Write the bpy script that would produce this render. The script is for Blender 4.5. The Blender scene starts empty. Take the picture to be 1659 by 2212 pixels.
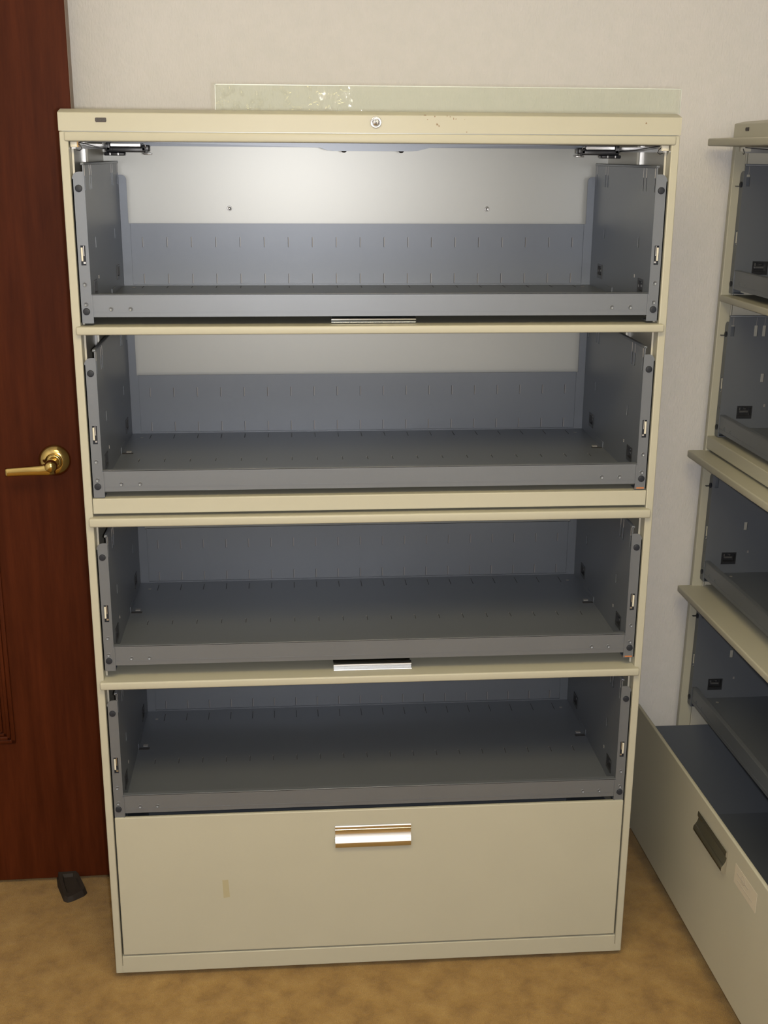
import bpy, bmesh, math, random
from mathutils import Vector, Matrix
random.seed(4)
C = bpy.context.scene.collection
PI = math.pi

# ------------------------------------------------------------------ materials
def srgb(r, g, b):
    f = lambda c: (c/255/12.92) if c/255 <= .04045 else ((c/255+.055)/1.055)**2.4
    return (f(r), f(g), f(b), 1)

def mat(name, col, rough=.5, metal=0, spec=.5, coat=0, var=0, var_scale=8, bump=0, bump_scale=300, bump_dist=.001, emit=None):
    m = bpy.data.materials.new(name); m.use_nodes = True
    nt = m.node_tree; N = nt.nodes; L = nt.links
    p = N['Principled BSDF']
    p.inputs['Base Color'].default_value = col
    p.inputs['Roughness'].default_value = rough
    p.inputs['Metallic'].default_value = metal
    p.inputs['Specular IOR Level'].default_value = spec
    p.inputs['Coat Weight'].default_value = coat
    p.inputs['Coat Roughness'].default_value = .15
    tc = N.new('ShaderNodeTexCoord')
    if var:
        n = N.new('ShaderNodeTexNoise'); n.inputs['Scale'].default_value = var_scale; n.inputs['Detail'].default_value = 5
        L.new(tc.outputs['Object'], n.inputs['Vector'])
        r = N.new('ShaderNodeMapRange'); r.inputs['From Min'].default_value = .3; r.inputs['From Max'].default_value = .7
        r.inputs['To Min'].default_value = 1-var; r.inputs['To Max'].default_value = 1+var
        L.new(n.outputs['Fac'], r.inputs['Value'])
        v = N.new('ShaderNodeVectorMath'); v.operation = 'SCALE'; v.inputs[0].default_value = col[:3]
        L.new(r.outputs['Result'], v.inputs['Scale']); L.new(v.outputs[0], p.inputs['Base Color'])
    if bump:
        n2 = N.new('ShaderNodeTexNoise'); n2.inputs['Scale'].default_value = bump_scale; n2.inputs['Detail'].default_value = 2
        L.new(tc.outputs['Object'], n2.inputs['Vector'])
        b = N.new('ShaderNodeBump'); b.inputs['Strength'].default_value = bump; b.inputs['Distance'].default_value = bump_dist
        L.new(n2.outputs['Fac'], b.inputs['Height']); L.new(b.outputs['Normal'], p.inputs['Normal'])
    if emit:
        p.inputs['Emission Color'].default_value = emit[0]; p.inputs['Emission Strength'].default_value = emit[1]
    return m

CREAM  = mat('cream_enamel', (.387, .377, .308, 1), .40, 0, .30, bump=.12, bump_scale=900, bump_dist=.0004, var=.015)
CREAMI = mat('pale_inner_enamel', (.415, .42, .40, 1), .39, .34, .6, bump=.1, bump_scale=900, bump_dist=.0003)
SIDEI  = mat('light_inner_enamel', (.50, .48, .41, 1), .38, .1, .6)
GREY   = mat('blue_grey_enamel', (.150, .166, .192, 1), .40, .42, .55, bump=.12, bump_scale=900, bump_dist=.0004, var=.02)
SLITL  = mat('slot_edge_bright', (.29, .28, .27, 1), .4, .3)
SLITD  = mat('slot_and_reflection_dark', (.035, .035, .038, 1), .6)
CHROME = mat('chrome', (.80, .80, .80, 1), .14, 1)
CHROMEP = mat('mirror_chrome', (.78, .80, .82, 1), .06, 1)
STEEL  = mat('bright_steel', (.62, .62, .62, 1), .30, 1)
BLACK  = mat('black_plastic', (.018, .019, .022, 1), .35)
BLACKR = mat('black_rubber_bumper', (.015, .018, .026, 1), .5, 0, .3)
RUBBER = mat('dark_rubber', (.020, .015, .012, 1), .7, 0, .3, bump=.3, bump_scale=120)
WHITEP = mat('ivory_plastic', (.56, .54, .46, 1), .4)
BRASS  = mat('polished_brass', (.60, .45, .17, 1), .14, 1)
PLATE  = mat('nameplate_metal', (.060, .048, .045, 1), .5, 0, .3)
DARKT  = mat('nameplate_letter', (.02, .02, .02, 1), .5)
LABEL  = mat('faded_label', (.50, .46, .38, 1), .3)
LABELT = mat('faded_print', (.40, .37, .32, 1), .5)
STAIN  = mat('tape_residue', (.345, .315, .205, 1), .6)
SCUFF  = mat('brown_scuff', (.22, .16, .10, 1), .6)
RUST   = mat('orange_paint_smear', (.45, .16, .05, 1), .6)
LENS   = mat('light_diffuser', (.9, .88, .8, 1), .4, emit=((1, .79, .36, 1), 13))
WHITEM = mat('white_fixture_metal', (.8, .8, .78, 1), .4)

def wallpaper():
    m = mat('textured_wallpaper', (.60, .60, .59, 1), .6, 0, .25)
    nt = m.node_tree; N = nt.nodes; L = nt.links; p = N['Principled BSDF']
    tc = N.new('ShaderNodeTexCoord'); mp = N.new('ShaderNodeMapping')
    mp.inputs['Rotation'].default_value = (0, .7, 0); mp.inputs['Scale'].default_value = (1, 1, .35)
    L.new(tc.outputs['Object'], mp.inputs['Vector'])
    n = N.new('ShaderNodeTexNoise'); n.inputs['Scale'].default_value = 260; n.inputs['Detail'].default_value = 3
    L.new(mp.outputs['Vector'], n.inputs['Vector'])
    v = N.new('ShaderNodeTexVoronoi'); v.inputs['Scale'].default_value = 90
    L.new(tc.outputs['Object'], v.inputs['Vector'])
    a = N.new('ShaderNodeMath'); a.operation = 'MULTIPLY_ADD'; a.inputs[1].default_value = .4
    L.new(v.outputs['Distance'], a.inputs[0]); L.new(n.outputs['Fac'], a.inputs[2])
    b = N.new('ShaderNodeBump'); b.inputs['Strength'].default_value = .6; b.inputs['Distance'].default_value = .0018
    L.new(a.outputs[0], b.inputs['Height']); L.new(b.outputs['Normal'], p.inputs['Normal'])
    n3 = N.new('ShaderNodeTexNoise'); n3.inputs['Scale'].default_value = 45; n3.inputs['Detail'].default_value = 4
    L.new(tc.outputs['Object'], n3.inputs['Vector'])
    cr = N.new('ShaderNodeValToRGB')
    cr.color_ramp.elements[0].position = .35; cr.color_ramp.elements[0].color = (.585, .578, .568, 1)
    cr.color_ramp.elements[1].position = .65; cr.color_ramp.elements[1].color = (.605, .592, .585, 1)
    L.new(n3.outputs['Fac'], cr.inputs['Fac']); L.new(cr.outputs['Color'], p.inputs['Base Color'])
    return m
WALL = wallpaper()

def carpet():
    m = mat('tan_cut_pile_carpet', (.3, .2, .1, 1), .95, 0, .1)
    nt = m.node_tree; N = nt.nodes; L = nt.links; p = N['Principled BSDF']
    p.inputs['Sheen Weight'].default_value = .15
    tc = N.new('ShaderNodeTexCoord')
    n1 = N.new('ShaderNodeTexNoise'); n1.inputs['Scale'].default_value = 17; n1.inputs['Detail'].default_value = 6; n1.inputs['Roughness'].default_value = .62
    L.new(tc.outputs['Object'], n1.inputs['Vector'])
    cr = N.new('ShaderNodeValToRGB'); e = cr.color_ramp.elements
    e[0].position = .28; e[0].color = (.180, .102, .030, 1)
    e[1].position = .74; e[1].color = (.335, .215, .073, 1)
    e2 = cr.color_ramp.elements.new(.5); e2.color = (.262, .157, .048, 1)
    L.new(n1.outputs['Fac'], cr.inputs['Fac'])
    n2 = N.new('ShaderNodeTexNoise'); n2.inputs['Scale'].default_value = 420; n2.inputs['Detail'].default_value = 2
    L.new(tc.outputs['Object'], n2.inputs['Vector'])
    mr = N.new('ShaderNodeMapRange'); mr.inputs['To Min'].default_value = .72; mr.inputs['To Max'].default_value = 1.28
    L.new(n2.outputs['Fac'], mr.inputs['Value'])
    mx = N.new('ShaderNodeVectorMath'); mx.operation = 'SCALE'
    L.new(cr.outputs['Color'], mx.inputs[0]); L.new(mr.outputs['Result'], mx.inputs['Scale'])
    L.new(mx.outputs[0], p.inputs['Base Color'])
    ad = N.new('ShaderNodeMath'); ad.operation = 'MULTIPLY_ADD'; ad.inputs[1].default_value = 2.5
    L.new(n1.outputs['Fac'], ad.inputs[0]); L.new(n2.outputs['Fac'], ad.inputs[2])
    b = N.new('ShaderNodeBump'); b.inputs['Strength'].default_value = .6; b.inputs['Distance'].default_value = .004
    L.new(ad.outputs[0], b.inputs['Height']); L.new(b.outputs['Normal'], p.inputs['Normal'])
    return m
CARPET = carpet()

def wood():
    m = mat('dark_cherry_wood', (.1, .03, .015, 1), .5, 0, .09)
    nt = m.node_tree; N = nt.nodes; L = nt.links; p = N['Principled BSDF']
    tc = N.new('ShaderNodeTexCoord'); mp = N.new('ShaderNodeMapping')
    mp.inputs['Scale'].default_value = (38, 20, 3.2)
    L.new(tc.outputs['Object'], mp.inputs['Vector'])
    n = N.new('ShaderNodeTexNoise'); n.inputs['Scale'].default_value = 1; n.inputs['Detail'].default_value = 8; n.inputs['Roughness'].default_value = .7
    L.new(mp.outputs['Vector'], n.inputs['Vector'])
    cr = N.new('ShaderNodeValToRGB'); e = cr.color_ramp.elements
    e[0].position = .3; e[0].color = (.040, .0080, .0022, 1)
    e[1].position = .72; e[1].color = (.080, .0175, .0052, 1)
    L.new(n.outputs['Fac'], cr.inputs['Fac']); L.new(cr.outputs['Color'], p.inputs['Base Color'])
    return m
WOOD = wood()
WOODE = mat('sealed_door_edge', (.20, .145, .115, 1), .5, 0, .4, var=.08, var_scale=30)

def plastic_sheet():
    m = bpy.data.materials.new('clear_vinyl'); m.use_nodes = True
    nt = m.node_tree; N = nt.nodes; L = nt.links; N.remove(N['Principled BSDF'])
    out = [n for n in N if n.type == 'OUTPUT_MATERIAL'][0]
    t = N.new('ShaderNodeBsdfTransparent'); t.inputs['Color'].default_value = (.965, .985, .95, 1)
    g = N.new('ShaderNodeBsdfGlossy'); g.inputs['Roughness'].default_value = .03; g.inputs['Color'].default_value = (.95, 1, .95, 1)
    mx = N.new('ShaderNodeMixShader'); f = N.new('ShaderNodeFresnel'); f.inputs['IOR'].default_value = 1.45
    tc = N.new('ShaderNodeTexCoord')
    n1 = N.new('ShaderNodeTexNoise'); n1.inputs['Scale'].default_value = 62; n1.inputs['Detail'].default_value = 2; n1.inputs['Distortion'].default_value = 1.0
    L.new(tc.outputs['Object'], n1.inputs['Vector'])
    b = N.new('ShaderNodeBump'); b.inputs['Strength'].default_value = 1; b.inputs['Distance'].default_value = .004
    mr = N.new('ShaderNodeMapRange'); mr.inputs['From Min'].default_value = .55; mr.inputs['From Max'].default_value = .80
    L.new(n1.outputs['Fac'], mr.inputs['Value']); sx = N.new('ShaderNodeSeparateXYZ'); L.new(tc.outputs['Object'], sx.inputs[0])
    m2 = N.new('ShaderNodeMapRange'); m2.inputs['From Min'].default_value = .36; m2.inputs['From Max'].default_value = .52; m2.inputs['To Min'].default_value = 1; m2.inputs['To Max'].default_value = 0
    L.new(sx.outputs['X'], m2.inputs['Value'])
    ml = N.new('ShaderNodeMath'); ml.operation = 'MULTIPLY'; L.new(mr.outputs['Result'], ml.inputs[0]); L.new(m2.outputs['Result'], ml.inputs[1])
    L.new(ml.outputs[0], b.inputs['Height'])
    L.new(b.outputs['Normal'], g.inputs['Normal'])
    L.new(f.outputs[0], mx.inputs[0]); L.new(t.outputs[0], mx.inputs[1]); L.new(g.outputs[0], mx.inputs[2])
    L.new(mx.outputs[0], out.inputs['Surface'])
    return m
VINYL = plastic_sheet()

# ------------------------------------------------------------------ mesh helpers
class MB:
    """collects shapes and links them as one mesh object"""
    def __init__(s): s.bm = bmesh.new(); s.mats = []
    def mi(s, m):
        if m not in s.mats: s.mats.append(m)
        return s.mats.index(m)
    def merge(s, b, m, smooth=False):
        i = s.mi(m); vm = {}
        for v in b.verts: vm[v] = s.bm.verts.new(v.co)
        for f in b.faces:
            try: nf = s.bm.faces.new([vm[v] for v in f.verts])
            except ValueError: continue
            nf.material_index = i; nf.smooth = smooth or f.smooth
        b.free()
    def box(s, x0, x1, y0, y1, z0, z1, m, bev=0, seg=2):
        b = bmesh.new(); bmesh.ops.create_cube(b, size=1)
        for v in b.verts:
            v.co = Vector((x0+(v.co.x+.5)*(x1-x0), y0+(v.co.y+.5)*(y1-y0), z0+(v.co.z+.5)*(z1-z0)))
        if bev:
            bmesh.ops.bevel(b, geom=b.edges[:], offset=bev, segments=seg, profile=.5, affect='EDGES')
            for f in b.faces: f.smooth = len(f.verts) == 4 and f.calc_area() < bev*5*max(x1-x0, y1-y0, z1-z0)
        s.merge(b, m)
        return s
    def prism(s, pts, axis, a0, a1, m, bev=0, smooth=False):
        """pts: 2D outline; extruded along axis from a0 to a1"""
        b = bmesh.new()
        def P(p, a):
            if axis == 'x': return (a, p[0], p[1])
            if axis == 'y': return (p[0], a, p[1])
            return (p[0], p[1], a)
        A = [b.verts.new(P(p, a0)) for p in pts]; B = [b.verts.new(P(p, a1)) for p in pts]
        b.faces.new(A); b.faces.new(B[::-1]); n = len(pts)
        for i in range(n):
            f = b.faces.new([A[i], B[i], B[(i+1) % n], A[(i+1) % n]]); f.smooth = smooth
        bmesh.ops.recalc_face_normals(b, faces=b.faces[:])
        if bev: bmesh.ops.bevel(b, geom=b.edges[:], offset=bev, segments=2, affect='EDGES')
        s.merge(b, m); return s
    def cyl(s, c, axis, r, h, m, n=24, r2=None, dome=0):
        """solid of revolution from c along axis by h, r -> r2, optional dome at the end"""
        ax = Vector(axis).normalized(); u = ax.orthogonal().normalized(); w = ax.cross(u); c = Vector(c)
        r2 = r if r2 is None else r2
        prof = [(0, 0), (r, 0), (r, 0), (r2, h), (r2, h)]
        if dome:
            for k in range(1, 6):
                a = k/6*PI/2; prof.append((r2*math.cos(a), h+dome*math.sin(a)))
            prof.append((0, h+dome))
        else: prof.append((0, h))
        return s.lathe(c, ax, prof, m, n)
    def lathe(s, c, axis, prof, m, n=32):
        ax = Vector(axis).normalized(); u = ax.orthogonal().normalized(); w = ax.cross(u); c = Vector(c)
        b = bmesh.new(); rings = []
        for r, h in prof:
            if r < 1e-7: rings.append([b.verts.new(c+ax*h)])
            else: rings.append([b.verts.new(c+ax*h+(u*math.cos(2*PI*k/n)+w*math.sin(2*PI*k/n))*r) for k in range(n)])
        for A, B in zip(rings, rings[1:]):
            for k in range(n):
                a = [A[k % len(A)], A[(k+1) % len(A)]] if len(A) > 1 else [A[0]]
                d = [B[(k+1) % len(B)], B[k % len(B)]] if len(B) > 1 else [B[0]]
                if len(a+d) < 3: continue
                try: f = b.faces.new(a+d); f.smooth = True
                except ValueError: pass
        bmesh.ops.recalc_face_normals(b, faces=b.faces[:])
        s.merge(b, m); return s
    def tube(s, pts, r, m, n=8):
        b = bmesh.new(); pts = [Vector(p) for p in pts]; rings = []
        for i, p in enumerate(pts):
            d = (pts[min(i+1, len(pts)-1)]-pts[max(i-1, 0)]).normalized()
            u = d.cross(Vector((.3, .2, .93))).normalized(); w = d.cross(u)
            rr = r[i] if isinstance(r, (list, tuple)) else r
            rings.append([b.verts.new(p+(u*math.cos(2*PI*k/n)+w*math.sin(2*PI*k/n))*rr) for k in range(n)])
        for A, B in zip(rings, rings[1:]):
            for k in range(n):
                f = b.faces.new([A[k], A[(k+1) % n], B[(k+1) % n], B[k]]); f.smooth = True
        b.faces.new(rings[0]); b.faces.new(rings[-1][::-1])
        bmesh.ops.recalc_face_normals(b, faces=b.faces[:])
        s.merge(b, m); return s
    def plate(s, axis, a, t, u0, u1, w0, w1, holes, m):
        """sheet perpendicular to axis ('x' or 'y') at a..a+t, spanning u (y or x) and z, with real rectangular holes"""
        us = sorted({u0, u1} | {min(max(h[k], u0), u1) for h in holes for k in (0, 1)})
        ws = sorted({w0, w1} | {min(max(h[k], w0), w1) for h in holes for k in (2, 3)})
        nu, nw = len(us)-1, len(ws)-1
        def solid(i, j):
            if i < 0 or j < 0 or i >= nu or j >= nw: return False
            cu, cw = (us[i]+us[i+1])/2, (ws[j]+ws[j+1])/2
            return not any(h[0] < cu < h[1] and h[2] < cw < h[3] for h in holes)
        b = bmesh.new(); V = {}
        def P(i, j, k):
            key = (i, j, k)
            if key not in V:
                A = a+t*k
                V[key] = b.verts.new((A, us[i], ws[j]) if axis == 'x' else (us[i], A, ws[j]))
            return V[key]
        for i in range(nu):
            for j in range(nw):
                if not solid(i, j): continue
                for k in (0, 1): b.faces.new([P(i, j, k), P(i+1, j, k), P(i+1, j+1, k), P(i, j+1, k)])
                for (di, dj, e) in ((-1, 0, ((i, j), (i, j+1))), (1, 0, ((i+1, j), (i+1, j+1))), (0, -1, ((i, j), (i+1, j))), (0, 1, ((i, j+1), (i+1, j+1)))):
                    if not solid(i+di, j+dj):
                        b.faces.new([P(*e[0], 0), P(*e[1], 0), P(*e[1], 1), P(*e[0], 1)])
        bmesh.ops.recalc_face_normals(b, faces=b.faces[:])
        s.merge(b, m); return s
    def build(s, name, parent=None, bevel=0):
        me = bpy.data.meshes.new(name); bmesh.ops.recalc_face_normals(s.bm, faces=s.bm.faces[:])
        s.bm.to_mesh(me); s.bm.free()
        for m in s.mats: me.materials.append(m)
        o = bpy.data.objects.new(name, me); C.objects.link(o)
        if parent: o.parent = parent
        return o

def tag(o, label=None, cat=None, group=None, kind=None):
    if label: o['label'] = label
    if cat: o['category'] = cat
    if group: o['group'] = group
    if kind: o['kind'] = kind
    return o
def thing(name, loc=(0, 0, 0)):
    o = bpy.data.objects.new(name, None); C.objects.link(o); o.location = loc; o.empty_display_size = .1
    return o
def struct(o): o['kind'] = 'structure'; return o

# ------------------------------------------------------------------ filing cabinet
W, D, H = 1.067, .470, 1.717
SH = [1.3778, 1.0591, .7130, .3934]           # heights of the four shelf floors
SL0, SLS = .0783, .0506                       # first divider slot, slot spacing

HANDLE_PROF = [(0, 0), (.0010, .0055), (.0030, .0092), (.0060, .0108), (.0110, .0112), (.0140, .0110), (.0165, .0098), (.0185, .0084), (.0192, .0076), (.0198, .0082)]
HANDLE_PROF += [(.0198+.0162*k/9, .0078-.0056*math.sin(PI/2*(k/9)**.8)) for k in range(10)]
HANDLE_PROF += [(.0372, .0040), (.0405, .0048), (.0412, .0040), (.0420, .0047), (.0470, .0044), (.0490, .0034), (.0490, 0)]
BAR_PROF = [(0, 0), (.0010, .0016), (.0080, .0018), (.0090, .0022)] + [(.0145-.0062*math.cos(q), .0070+.0055*math.sin(q)) for q in [(-50+k*18)/180*PI for k in range(13)]] + [(.0230, .0040), (.0480, .0030), (.0490, 0)]

def front_handle(parent, x0, x1, z0, y):
    h = MB(); h.prism([(y-w, z0+u) for u, w in HANDLE_PROF], 'x', x0, x1, CHROME, smooth=False)
    o = h.build('handle', parent); tag(o, 'recessed chrome pull handle'); return o
def top_handle(parent, x0, x1, y0, z):
    h = MB(); h.prism([(y0+u, z+w) for u, w in BAR_PROF], 'x', x0, x1, CHROMEP)
    o = h.build('handle', parent); tag(o, 'chrome pull handle lying on the slid-in door'); return o

def shelf(root, z, inset=0):
    xi, xe = .0357, W-.0357
    yb = .446
    b = MB()
    # floor with its front lip, a hemmed edge along the top of the lip
    b.box(xi, xe, .004, yb, z-.002, z, GREY)
    b.box(xi, xe, .0045, .0075, z-.0095, z+.030, GREY)
    b.box(xi, xe, .0045, .016, z+.0280, z+.0305, GREY, .0008)
    b.box(xi+.002, xe-.002, .0075, .022, z-.0095, z-.0075, GREY)
    for k in range(19):
        x = SL0+SLS*k
        b.box(x-.0006, x+.0006, .186, .207, z-.0005, z+.0006, SLITD)
        b.box(x-.0018, x-.0006, .205, .209, z-.0005, z+.0008, SLITL)
        b.box(x-.0006, x+.0006, .390, .425, z-.0005, z+.0005, SLITD)  # dark dashes painted in as the rear slots' reflection on the floor
    for x in (xi+.025, xe-.025):
        for y in (.06, .40):
            b.cyl((x, y, z-.0002), (0, 0, 1), .0035, .0009, SLITL, 12)
    for x in (xi+.033, xi+.067, xe-.033, xe-.067):
        b.lathe((x, .0045, z+.0045), (0, -1, 0), [(.0042, -.0003), (.0040, .0006), (.0031, .0007), (.0029, .0002), (0, .0002)], GREY, 16)
    root_o = b.build('roll_out_shelf', root)
    # rear panel with two rows of slots
    b = MB()
    b.box(xi, xe, yb, yb+.002, z, z+.1266, GREY)
    b.box(xi+.019, xe-.019, yb-.0012, yb+.003, z+.1252, z+.1272, GREY)
    b.box(xi, xe, yb-.004, yb, z, z+.0022, GREY)
    for k in range(19):
        x = SL0+SLS*k
        for z0, z1 in ((.0800, .0995), (.0045, .0240)):
            b.box(x-.0004, x+.0007, yb-.0010, yb, z+z0, z+z1, SLITL)
            b.box(x-.0014, x-.0004, yb-.0003, yb, z+z0-.001, z+z1, SLITD)
    for x in (.0471, W-.0471):
        for dz in (.1008, .0119):
            b.cyl((x, yb, z+dz), (0, -1, 0), .0036, .0008, STEEL, 16, dome=.0008)
    b.build('shelf_back_panel', root_o)
    for sd in (0, 1):
        mx = (lambda x: x) if sd == 0 else (lambda x: W-x)
        def bx(b, x0, x1, *r, **k):
            a, c = mx(x0), mx(x1); b.box(min(a, c), max(a, c), *r, **k)
        # side panel: inner sheet with real holes, rolled rim, front flange, rear flange
        b = MB()
        zt = z+.2500
        holes = []
        for y in (.014, .067, .086, .338, .357, .428): holes.append((y-.004, y+.004, z+.2060, z+.2300))
        for y in (.0935, .344): holes.append((y-.004, y+.004, z+.1040, z+.1230))
        for y in (.0600, .3615): holes.append((y-.0175, y+.0175, z+.0215, z+.0500))
        a = mx(xi-.0016); t = .0016 if sd == 0 else -.0016
        b.plate('x', a, t, .005, .4415, z-.006, zt, holes, GREY)
        for y in (.014, .067, .086, .338, .357, .428):
            bx(b, xi-.0004, xi+.0007, y-.0007, y+.0002, z+.2300, zt-.001, SLITL)
        bx(b, xi-.0050, xi+.0012, .005, .4415, zt-.0028, zt+.0020, GREY, bev=.0012)
        bx(b, xi-.0004, xi+.0008, .103, .107, z+.0480, z+.0540, SLITL)
        # small lanced tab where the floor meets the side
        bx(b, xi, xi+.0012, .256, .312, z, z+.013, GREY)
        bx(b, xi+.0012, xi+.024, .252, .262, z, z+.0006, SLITD)
        bx(b, xi+.009, xi+.019, .268, .276, z, z+.0014, SLITL)
        # rear flange with rounded top corner
        r = .010; cx, cz = .0512-r, z+.2245-r
        pts = [(xi, z), (.0545, z), (.0545, z+.127), (.0512, z+.1275)]
        pts += [(cx+r*math.cos(q), cz+r*math.sin(q)) for q in [k/6*PI/2 for k in range(7)]] + [(xi, z+.2245)]
        b.prism([(mx(x), zz) for x, zz in pts], 'y', yb-.0035, yb-.0015, GREY)
        # front flange
        b.plate('y', .0040, .0016, min(mx(.016), mx(xi)), max(mx(.016), mx(xi)), z-.0190, z+.2250,
                [tuple(sorted((mx(.0225), mx(.0310))))+(z+.0800, z+.1140)], GREY)
        r = .012; cx, cz = .016+r, z+.2370-r
        pts = [(xi, z+.2250), (xi, z+.2370)] + [(cx-r*math.sin(q), cz+r*math.cos(q)) for q in [k/6*PI/2 for k in range(7)]]
        b.prism([(mx(x), zz) for x, zz in pts], 'y', .0040, .0056, GREY)
        bx(b, xi-.0012, xi+.0008, .0032, .0060, z+.03, z+.2370, GREY)
        bx(b, xi-.0008, xi+.0022, .0028, .0058, z-.0190, z+.028, GREY)
        bx(b, .016, .0176, .0040, .030, z-.0190, z+.2250, GREY)
        bx(b, .018, xi+.002, .0040, .030, z-.0205, z-.0190, GREY)
        for dz in (.0475, .0130):
            b.lathe((mx(.0262), .0040, z+dz), (0, -1, 0), [(.0042, -.0003), (.0040, .0006), (.0031, .0007), (.0029, .0002), (0, .0002)], GREY, 16)
        # slotted hanging strip behind the flange
        b.build('shelf_side_panel', root_o)
        for dz in (.2093, .0003):
            p = MB(); p.cyl((mx(.026), .0040, z+dz), (0, -1, 0), .0062, .0022, BLACKR, 28, r2=.0058, dome=.0008)
            p.build('rubber_bumper', root_o)
        for y in (.0600, .3615):
            c = MB()
            bx(c, xi-.0080, xi-.0062, y-.0175, y+.0175, z+.0215, z+.0500, BLACK)
            bx(c, xi-.0062, xi+.0013, y-.0175, y-.0145, z+.0215, z+.0500, BLACK)
            bx(c, xi-.0062, xi+.0013, y+.0145, y+.0175, z+.0215, z+.0500, BLACK)
            bx(c, xi-.0062, xi+.0013, y-.0145, y+.0145, z+.0215, z+.0285, BLACK)
            bx(c, xi-.0062, xi+.0010, y-.0145, y+.0145, z+.0465, z+.0500, BLACK)
            bx(c, xi-.0062, xi-.0030, y-.010, y+.010, z+.0345, z+.0385, STEEL)
            bx(c, xi-.0062, xi-.0005, y-.0125, y-.0095, z+.0400, z+.0460, STEEL)
            c.cyl((mx(xi-.0062), y+.003, z+.0435), (1 if sd == 0 else -1, 0, 0), .0018, .004, STEEL, 12)
            c.build('catch', root_o)
        l = MB()
        bx(l, .0215, .0330, .0075, .0095, z+.076, z+.118, BLACKR)
        bx(l, .0228, .0262, .0046, .0075, z+.0870, z+.1105, WHITEP, bev=.0004)
        bx(l, .0272, .0284, .0050, .0075, z+.0960, z+.1130, STEEL)
        bx(l, .0262, .0300, .0050, .0075, z+.0830, z+.0860, STEEL)
        l.build('latch', root_o)
    root_o.location.y = inset
    return root_o

def receding_door(root, z0, z1, out, depth=.30, handle=False):
    b = MB()
    b.box(.0080, W-.0070, -out, -out+depth, z0, z1, CREAM, .0030, 3)
    b.box(.060, W-.060, -out+depth-.03, -out+depth-.027, z0-.006, z0+.001, GREY)
    o = b.build('receding_door', root)
    if handle: top_handle(o, .4564, .6100, .018, z1-.0005)
    return o

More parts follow.
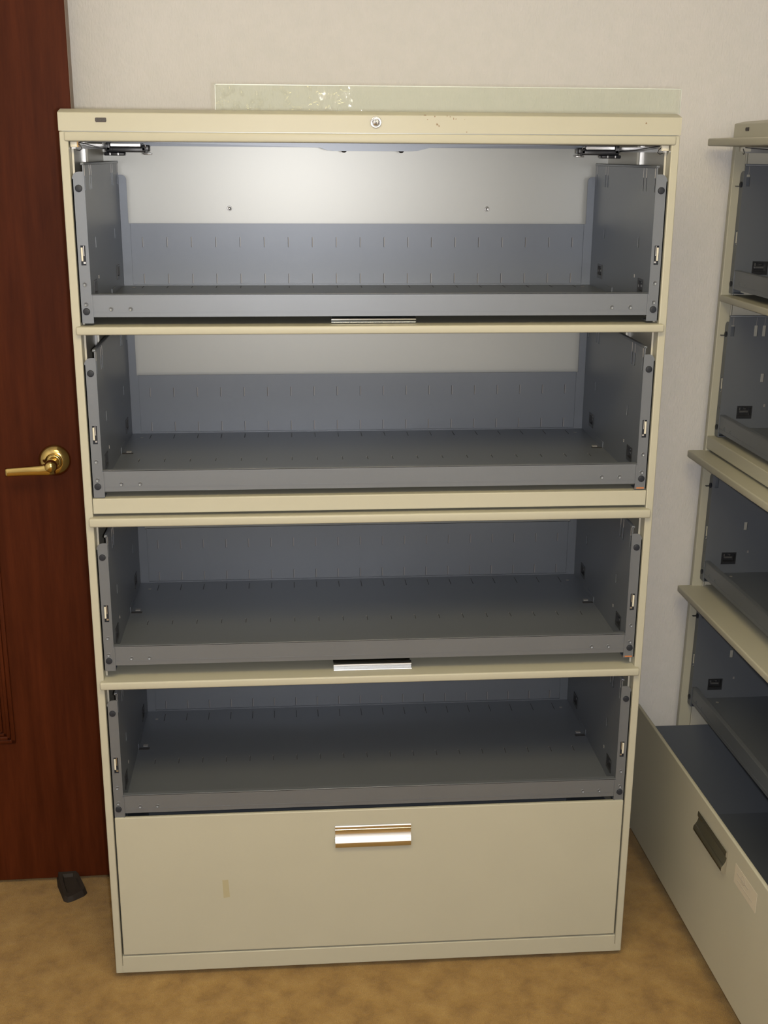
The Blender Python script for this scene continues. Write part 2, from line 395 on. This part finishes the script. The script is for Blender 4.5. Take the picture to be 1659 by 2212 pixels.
def cabinet(name, doors, ext, label, handles, main):
    root = thing(name)
    tag(root, label, 'filing cabinet')
    t = .0145
    # outer sides with the front posts folded in
    for sd in (0, 1):
        mx = (lambda x: x) if sd == 0 else (lambda x: W-x)
        b = MB()
        def bx(x0, x1, *r, **k):
            a, c = mx(x0), mx(x1); b.box(min(a, c), max(a, c), *r, **k)
        bx(0, t, 0, .030, .0125, 1.6798, CREAM, bev=.0018)
        bx(0, .0030, .028, D, .0125, 1.6798, CREAM)
        bx(.0030, .0042, .030, D-.002, .0145, 1.6798, SIDEI)
        b.build('side_panel', root)
        # punched steel upright inside the post, and the rails that carry the shelves
        b = MB()
        bx(.0042, .0150, .0302, .0325, .06, 1.672, SIDEI)
        bx(.0150, .0185, .0240, .0262, .38, 1.672, SIDEI)
        bx(.0042, .0080, .215, .255, .06, 1.672, STEEL)
        bx(.0042, .0120, .222, .244, .06, 1.672, SIDEI, bev=.002)
        for z in SH:
            for dz in (.006, .034, .062, .120, .150): bx(.0150, .0178, .020, .0265, z+dz, z+dz+.018, WHITEP)
            bx(.0042, .0160, .034, .44, z-.0165, z-.0085, CREAMI)
            bx(.0145, .0200, .008, .030, z+.205, z+.2065, SLITD)
        b.build('upright_rail', root)
    b = MB(); b.box(0.0042, W-.0042, D-.004, D, .0125, 1.6798, CREAMI)
    for x in (.2595, .8055):
        b.lathe((x, D-.004, 1.535), (0, -1, 0), [(.0052, 0), (.0050, .0012), (.0036, .0018), (.0030, .0006), (0, .0006)], STEEL, 20)
    b.build('back_panel', root)
    # cap
    b = MB()
    prof = [(0, 1.6806), (0, H-.0082), (.0006, H-.0070), (.0020, H-.0062), (.0180, H-.0022), (.0300, H-.0004), (.0340, H), (D, H), (D, 1.6806)]
    b.prism(prof, 'x', -.0005, W+.0008, CREAM, smooth=False)
    b.box(.004, W-.004, .004, D-.004, 1.6782, 1.6808, CREAMI)
    cap = b.build('top_cap', root)
    if main:
        for (x, z, w, h) in ((.6185, 1.7105, .006, .0022), (.6225, 1.7035, .0022, .002), (.6350, 1.7085, .0024, .003), (.6560, 1.7095, .0022, .0028), (.6615, 1.7080, .0025, .0018),
                             (.6675, 1.7050, .0016, .0045), (.6715, 1.7045, .002, .0028), (.6390, 1.6955, .0045, .0050), (.6425, 1.6930, .003, .0035), (.6865, 1.7040, .0012, .0016), (.6905, 1.6835, .0022, .002), (1.0050, 1.7000, .003, .004)):
            pts = [(x+w*.5*math.cos(q)*random.uniform(.6, 1.1), z+h*.5*math.sin(q)*random.uniform(.6, 1.1)) for q in [k/7*2*PI for k in range(7)]]
            s = MB(); s.prism(pts, 'y', -.0003, .0004, SCUFF)
            tag(s.build('scuff_mark', cap), 'brown chip in the cream paint')
    # frame members
    b = MB(); b.box(.0147, W-.0147, .0, .030, .0127, .0525, CREAM, .0015); b.box(.003, W-.003, .02, D-.004, .0145, .020, CREAMI)
    b.box(.0005, W-.0005, .0003, .02, .0125, .030, CREAM, .0015)
    b.build('bottom_rail', root)
    b = MB(); b.box(.0150, W-.0150, .0010, .055, 1.0075, 1.0370, CREAM, .0018)
    b.build('cross_bar', root)
    for x in (.05, W-.05):
        for y in (.04, D-.05):
            g = MB(); g.cyl((x, y, 0), (0, 0, 1), .016, .013, WHITEP, 20); g.build('glide_foot', root)
    # lock
    l = MB()
    l.lathe((.5338, 0, 1.6982), (0, -1, 0), [(.0098, -.001), (.0098, .0015), (.0088, .0028), (.0076, .0026), (.0070, .0012), (.0070, .0014), (0, .0016)], CHROME, 32)
    l.box(.5328, .5348, -.0018, -.0014, 1.6942, 1.7022, DARKT)
    l.cyl((.5352, -.0014, 1.7000), (0, -1, 0), .0018, .0009, CHROME, 12)
    l.build('cylinder_lock', root)
    n = MB(); n.box(.0620, .0792, -.0009, .0004, 1.6948, 1.7022, PLATE, .0004)
    np_ = n.build('nameplate', root); tag(np_, 'small dark metal nameplate')
    cu = bpy.data.curves.new('nameplate_text', 'FONT'); cu.body = 'HON'; cu.size = .0072; cu.align_x = 'CENTER'; cu.align_y = 'CENTER'; cu.extrude = .0001; cu.offset = .0002
    to = bpy.data.objects.new('tmp', cu); C.objects.link(to)
    me = bpy.data.meshes.new_from_object(to.evaluated_get(bpy.context.evaluated_depsgraph_get())); bpy.data.objects.remove(to)
    me.materials.clear(); me.materials.append(DARKT)
    te = bpy.data.objects.new('lettering', me); C.objects.link(te); te.parent = np_; te.rotation_euler = (PI/2, 0, 0); te.location = (.0706, -.0010, 1.6985); te.scale = (1.15, .9, 1)
    # doors
    zz = [(1.6640, 1.6795), (1.3385, 1.3530), (.9855, 1.0020), (.6590, .6745)]
    for k, (z0, z1) in enumerate(zz):
        receding_door(root, z0, z1, doors[k], handle=handles[k])
    # lock bar plate under the top door
    b = MB(); zt = 1.6645
    b.prism([(.030, zt), (.030, 1.6636), (.1411, 1.6630), (.4386, 1.6565), (.452, 1.6520), (.462, 1.6512), (.600, 1.6512), (.613, 1.6522), (.6353, 1.6575), (.893, 1.6640), (1.03, 1.6642), (1.03, zt)], 'y', .055, .075, GREY)
    lp = b.build('lock_bar_plate', root)
    for x in (.4818, .5834):
        s = MB(); s.lathe((x, .062, 1.6518), (0, 0, -1), [(.0048, 0), (.0046, .0016), (.0028, .0032), (0, .0036)], BLACK, 20); s.build('screw', lp)
    # door guides at the back of the top opening
    for sd in (0, 1):
        mx = (lambda x: x) if sd == 0 else (lambda x: W-x)
        b = MB()
        def bx(x0, x1, *r, **k):
            a, c = mx(x0), mx(x1); b.box(min(a, c), max(a, c), *r, **k)
        bx(.0420, .1160, .240, .262, 1.6465, 1.6565, BLACK, bev=.002)
        bx(.0420, .0500, .240, .262, 1.6500, 1.6640, BLACK, bev=.001)
        bx(.1080, .1230, .240, .262, 1.6480, 1.6600, BLACK, bev=.002)
        bx(.1120, .1280, .236, .246, 1.6425, 1.6455, STEEL, bev=.001)
        bx(.1160, .1200, .236, .246, 1.6440, 1.6500, BLACK)
        b.tube([(mx(.1085), .238, 1.657), (mx(.111), .236, 1.6625), (mx(.116), .236, 1.660), (mx(.117), .236, 1.654)], .0008, STEEL, 6)
        g = b.build('door_guide', root)
        b = MB(); bx(.0500, .1070, .243, .258, 1.6565, 1.6630, STEEL, bev=.0008); b.build('guide_bar', g)
        b = MB(); bx(.0385, .0770, .238, .262, 1.6405, 1.6465, BLACK, bev=.0018); bx(.049, .051, .2372, .2385, 1.6415, 1.6455, STEEL); bx(.064, .066, .2372, .2385, 1.6415, 1.6455, STEEL)
        b.build('guide_roller', g)
        b = MB()
        b.prism([(mx(.0170), .018), (mx(.0230), .018), (mx(.0440), .248), (mx(.0380), .248)], 'z', 1.6520, 1.6610, STEEL)
        b.tube([(mx(.029), .016, 1.6625), (mx(.034), .06, 1.6600), (mx(.040), .14, 1.6560), (mx(.043), .235, 1.6540)], .0010, BLACK, 6)
        b.tube([(mx(.0290), .012, 1.6600), (mx(.0330), .012, 1.6560), (mx(.0345), .013, 1.6515), (mx(.0300), .014, 1.6490), (mx(.0250), .014, 1.6500)], .0008, BLACK, 6)
        b.build('guide_arm', g)
        b = MB(); bx(.0160, .0275, .008, .030, 1.6545, 1.6638, WHITEP, bev=.0008); bx(.0275, .0292, .009, .029, 1.6545, 1.6638, mat('amber_plastic', (.45, .25, .06, 1), .4) if sd == 0 and main else WHITEP)
        b.build('guide_block', g)
    for k, z in enumerate(SH): 
        s = shelf(root, z, 0 if main else .013)
        if main and k in (1, 2):
            b = MB(); b.box(W-.038, W-.020, .0030, .0045, z-.0190, z-.0165, RUST); b.build('paint_smear', s)
    # bottom drawer
    y = -ext
    b = MB(); b.box(.0175, W-.0175, y, y+.008, .0560, .3755, CREAM, .0018)
    d = b.build('drawer', root); tag(d, 'cream bottom drawer')
    front_handle(d, .4564, .6105, .2925, y+.0005)
    b = MB()
    ys, ye = y+.008, y+.44
    holes = [(ys+.033, ys+.041, .270, .293), (ys+.052, ys+.062, .268, .293), (ys+.30, ys+.31, .268, .293)]
    for xa, tt in ((.0240, .0016), (W-.0240, -.0016)):
        b.plate('x', xa, tt, ys, ye, .066, .3170, holes, GREY)
    b.box(.0240, W-.0240, ys, ye, .066, .068, GREY)
    b.box(.0240, W-.0240, ye-.002, ye, .066, .24, GREY)
    b.box(.0240, W-.0240, ys, ys+.0015, .066, .352, GREY)
    for x in (.030, W-.040): b.box(x, x+.012, ys+.135, ys+.165, .068, .0705, WHITEP, .001)
    b.build('drawer_box', d)
    for xa in (.0160, W-.0230):
        b = MB(); b.box(xa, xa+.007, .034, .45, .20, .232, STEEL); b.build('drawer_slide', d)
    if main:
        b = MB(); pts = [(.2255, .2250), (.2375, .2255), (.2400, .1850), (.2270, .1830)]
        b.prism(pts, 'y', y-.00025, y+.0003, STAIN); o = b.build('tape_residue', d); tag(o, 'faint yellowed tape residue')
    else:
        b = MB(); b.box(.650, .752, y-.0004, y+.0003, .3020, .3420, LABEL); b.box(.660, .715, y-.0007, y-.0003, .3250, .3280, LABELT); b.box(.665, .735, y-.0007, y-.0003, .3130, .3150, LABELT)
        b.lathe((.690, y-.0003, .3300), (0, -1, 0), [(0, 0), (.009, 0), (.009, .0003), (.007, .0003), (.007, 0)], LABELT, 20)
        o = b.build('drawer_label', d); tag(o, 'faded pale adhesive label')
    return root

main_cab = cabinet('filing_cabinet', (.003, .012, .012, .012), 0,
    'cream five-tier lateral filing cabinet facing the camera, plastic strip standing on top', (0, 1, 0, 1), True)
side_cab = cabinet('filing_cabinet', (.0595, .0005, .0394, .0326), .1112,
    'cream lateral filing cabinet at right edge turned sideways with bottom drawer pulled out', (0, 0, 0, 0), False)
side_cab.location = (1.3061, .4598, .0016)
side_cab.rotation_euler = (-.0144, 0, -PI/2+.0290)
side_cab.rotation_mode = 'XYZ'

# ------------------------------------------------------------------ clear plastic strip on top
b = MB(); z0, z1 = H+.0002, 1.7592
n = 60
bm_ = bmesh.new(); grid = []
for i in range(n+1):
    x = .2606+(1.0745-.2606)*i/n; row = []
    for j in range(5):
        z = z0+(z1-z0)*j/4
        y = .0360
        row.append((bm_.verts.new((x, y, z)), bm_.verts.new((x, y+.0012, z))))
    grid.append(row)
for i in range(n):
    for j in range(4):
        for k in (0, 1):
            bm_.faces.new([grid[i][j][k], grid[i+1][j][k], grid[i+1][j+1][k], grid[i][j+1][k]])
for i in range(n):
    for j in (0, 4): bm_.faces.new([grid[i][j][0], grid[i+1][j][0], grid[i+1][j][1], grid[i][j][1]])
for j in range(4):
    for i in (0, n): bm_.faces.new([grid[i][j][0], grid[i][j+1][0], grid[i][j+1][1], grid[i][j][1]])
b.merge(bm_, VINYL)
EDGE = mat('cut_vinyl_edge', (.50, .55, .52, 1), .3)
b.box(.2606, 1.0745, .0357, .0359, z1-.0011, z1, EDGE); b.box(.2604, .2613, .0357, .0373, z0, z1, EDGE); b.box(1.0740, 1.0748, .0357, .0373, z0, z1, EDGE)
strip = b.build('plastic_strip')
tag(strip, 'clear slightly rippled plastic strip standing on the cream cabinet top', 'plastic strip')

# ------------------------------------------------------------------ room
YW = .500
def sbox(name, *a, m): b = MB(); b.box(*a, m); return struct(b.build(name))
sbox('floor', -1.25, 2.05, -3.45, YW+.1, -.06, 0, m=CARPET)
sbox('wall_back', -1.25, 2.05, YW, YW+.1, -.06, 2.50, m=WALL)
sbox('wall_left', -1.25, -1.15, -3.45, YW, -.06, 2.50, m=WALL)
sbox('wall_right', 1.95, 2.05, -3.45, YW, -.06, 2.50, m=WALL)
sbox('wall_front', -1.25, 2.05, -3.55, -3.45, -.06, 2.50, m=WALL)
sbox('ceiling', -1.25, 2.05, -3.55, YW+.1, 2.50, 2.56, m=mat('ceiling_white', (.75, .74, .71, 1), .8))

# door, opened flat towards the back wall
b = MB(); dw, dh = .915, 2.04
b.box(-dw, 0, 0, .0445, .010, .010+dh, WOOD, .0012)
b.box(-.0002, .0008, .0025, .0420, .012, .008+dh, WOODE)
door = struct(b.build('door_1')); door.location = (-.0385, .3655, 0); door.rotation_euler = (0, 0, .0205)
def panel(z0, z1):
    b = MB(); x0, x1 = -dw+.215, -.213
    for k, (ins, pr, wd) in enumerate(((0, .0050, .010), (.010, .0075, .008), (.018, .0035, .008), (.026, .0060, .006))):
        a0, a1, c0, c1 = x0+ins, x1-ins, z0+ins, z1-ins
        b.box(a0, a1, -pr, .001, c0, c0+wd, WOOD, .0015); b.box(a0, a1, -pr, .001, c1-wd, c1, WOOD, .0015)
        b.box(a0, a0+wd, -pr, .001, c0, c1, WOOD, .0015); b.box(a1-wd, a1, -pr, .001, c0, c1, WOOD, .0015)
    b.build('panel_moulding', door)
panel(.365, .86)
b = MB(); hx, hz = -.0805, 1.0210
b.lathe((hx, 0, hz), (0, -1, 0), [(.0335, -.001), (.0335, .0015), (.0325, .0035), (.0290, .0085), (.0240, .0120), (.0190, .0138), (.0165, .0142), (.0160, .0128), (.0150, .0128), (.0140, .0160), (.0125, .0165), (0, .0165)], BRASS, 48)
rose = b.build('door_handle', door); tag(rose, 'round polished brass rose with lever handle')
b = MB()
b.lathe((hx, -.014, hz), (0, -1, 0), [(.0125, 0), (.0115, .004), (.0110, .022), (.0125, .030), (.0135, .036), (.0125, .046), (.0090, .0515), (0, .053)], BRASS, 32)
# lever: flattened bar sweeping to the left
lev = bmesh.new(); rings = []
path = [(.008, 0, .0125, .0085), (-.006, -.0015, .0125, .0085), (-.022, -.0030, .0108, .0070), (-.045, -.0040, .0098, .0058), (-.070, -.0052, .0092, .0054), (-.088, -.0060, .0090, .0052), (-.0915, -.0062, .0088, .0050)]
for dx, dz, hh, tt in path:
    rg = []
    for k in range(16):
        q = 2*PI*k/16; cs, sn = math.cos(q), math.sin(q)
        e = .62
        rg.append(lev.verts.new((hx+dx, -.0545+tt*math.copysign(abs(cs)**e, cs), hz-.0045+dz+hh*math.copysign(abs(sn)**e, sn))))
    rings.append(rg)
for A, B in zip(rings, rings[1:]):
    for k in range(16): f = lev.faces.new([A[k], A[(k+1) % 16], B[(k+1) % 16], B[k]]); f.smooth = True
lev.faces.new(rings[0]); lev.faces.new(rings[-1][::-1])
bmesh.ops.recalc_face_normals(lev, faces=lev.faces[:])
b.merge(lev, BRASS)
b.build('lever', rose)

# rubber door stop on the carpet
def P3(pts, z): return [(x, y, z(x, y) if callable(z) else z) for x, y in pts]
out = [(-.190, .376), (-.1815, .341), (-.1570, .281), (-.1470, .2745), (-.1350, .2800), (-.1125, .2985), (-.1080, .3100), (-.1180, .3300), (-.1330, .3600), (-.1500, .3780)]
cx = sum(p[0] for p in out)/len(out); cy = sum(p[1] for p in out)/len(out)
ins = [(cx+(x-cx)*.86, cy+(y-cy)*.88) for x, y in out]
inn = [(cx+(x-cx)*.60, cy+(y-cy)*.62) for x, y in out]
hgt = lambda x, y: .010+.17*(y-.272)
b = bmesh.new(); R = [P3(out, 0), P3(ins, hgt), P3(inn, lambda x, y: hgt(x, y)-.001), P3([(cx+(x-cx)*.52, cy+(y-cy)*.54) for x, y in out], lambda x, y: hgt(x, y)-.007)]
V = [[b.verts.new(p) for p in r] for r in R]
for A, B in zip(V, V[1:]):
    for k in range(len(A)): b.faces.new([A[k], A[(k+1) % len(A)], B[(k+1) % len(A)], B[k]])
b.faces.new(V[0][::-1]); b.faces.new(V[-1])
bmesh.ops.recalc_face_normals(b, faces=b.faces[:])
w = MB(); w.merge(b, RUBBER);
ds = w.build('door_stop'); tag(ds, 'black rubber door stop wedged on the carpet under the brown door', 'door stop')

# ceiling light fitting
cl = thing('ceiling_light', (.45, -1.35, 2.50)); tag(cl, 'white ceiling light fitting with a flat warm diffuser', 'ceiling light')
b = MB()
for a in ((-.62, .62, -.32, -.30), (-.62, .62, .30, .32), (-.62, -.60, -.30, .30), (.60, .62, -.30, .30)): b.box(*a, -.045, 0, WHITEM)
b.build('fixture_frame', cl)
b = MB(); b.box(-.60, .60, -.30, .30, -.035, -.030, LENS); b.build('diffuser', cl)

# ------------------------------------------------------------------ camera and its flash
cp = (.380300275, -2.15019187, 1.64668482); yaw, pitch, roll, fpx = .0795848480, -.289951199, .00617516683, 2593.11571
fw = Vector((math.sin(yaw)*math.cos(pitch), math.cos(yaw)*math.cos(pitch), math.sin(pitch)))
rt = Vector((math.cos(yaw), -math.sin(yaw), 0)); up = rt.cross(fw)
r_ = rt*math.cos(roll)+up*math.sin(roll); u_ = -rt*math.sin(roll)+up*math.cos(roll)
M = Matrix((r_, u_, -fw)).transposed().to_4x4(); M.translation = Vector(cp)
cd = bpy.data.cameras.new('camera'); cam = bpy.data.objects.new('camera', cd); C.objects.link(cam); cam.matrix_world = M
cd.sensor_fit = 'HORIZONTAL'; cd.sensor_width = 36; cd.lens = fpx*36/1659; cd.clip_start = .05
bpy.context.scene.camera = cam
fl = bpy.data.lights.new('camera_flash', 'POINT'); fl.energy = 93; fl.color = (1, .975, .965); fl.shadow_soft_size = .018
fo = bpy.data.objects.new('camera_flash', fl); C.objects.link(fo); fo.location = (cp[0]+.035, cp[1]+.02, cp[2]-.01)

wd = bpy.data.worlds.new('world'); bpy.context.scene.world = wd; wd.use_nodes = True
wd.node_tree.nodes['Background'].inputs[0].default_value = (.03, .03, .03, 1)
sc = bpy.context.scene
sc.view_settings.view_transform = 'Standard'; sc.view_settings.look = 'None'; sc.view_settings.gamma = 1; sc.view_settings.exposure = 0
sc.view_settings.use_curve_mapping = False
sc.cycles.max_bounces = 6; sc.cycles.transparent_max_bounces = 8; sc.cycles.caustics_reflective = False; sc.cycles.caustics_refractive = False
try: sc.cycles.use_denoising = True
except Exception: pass
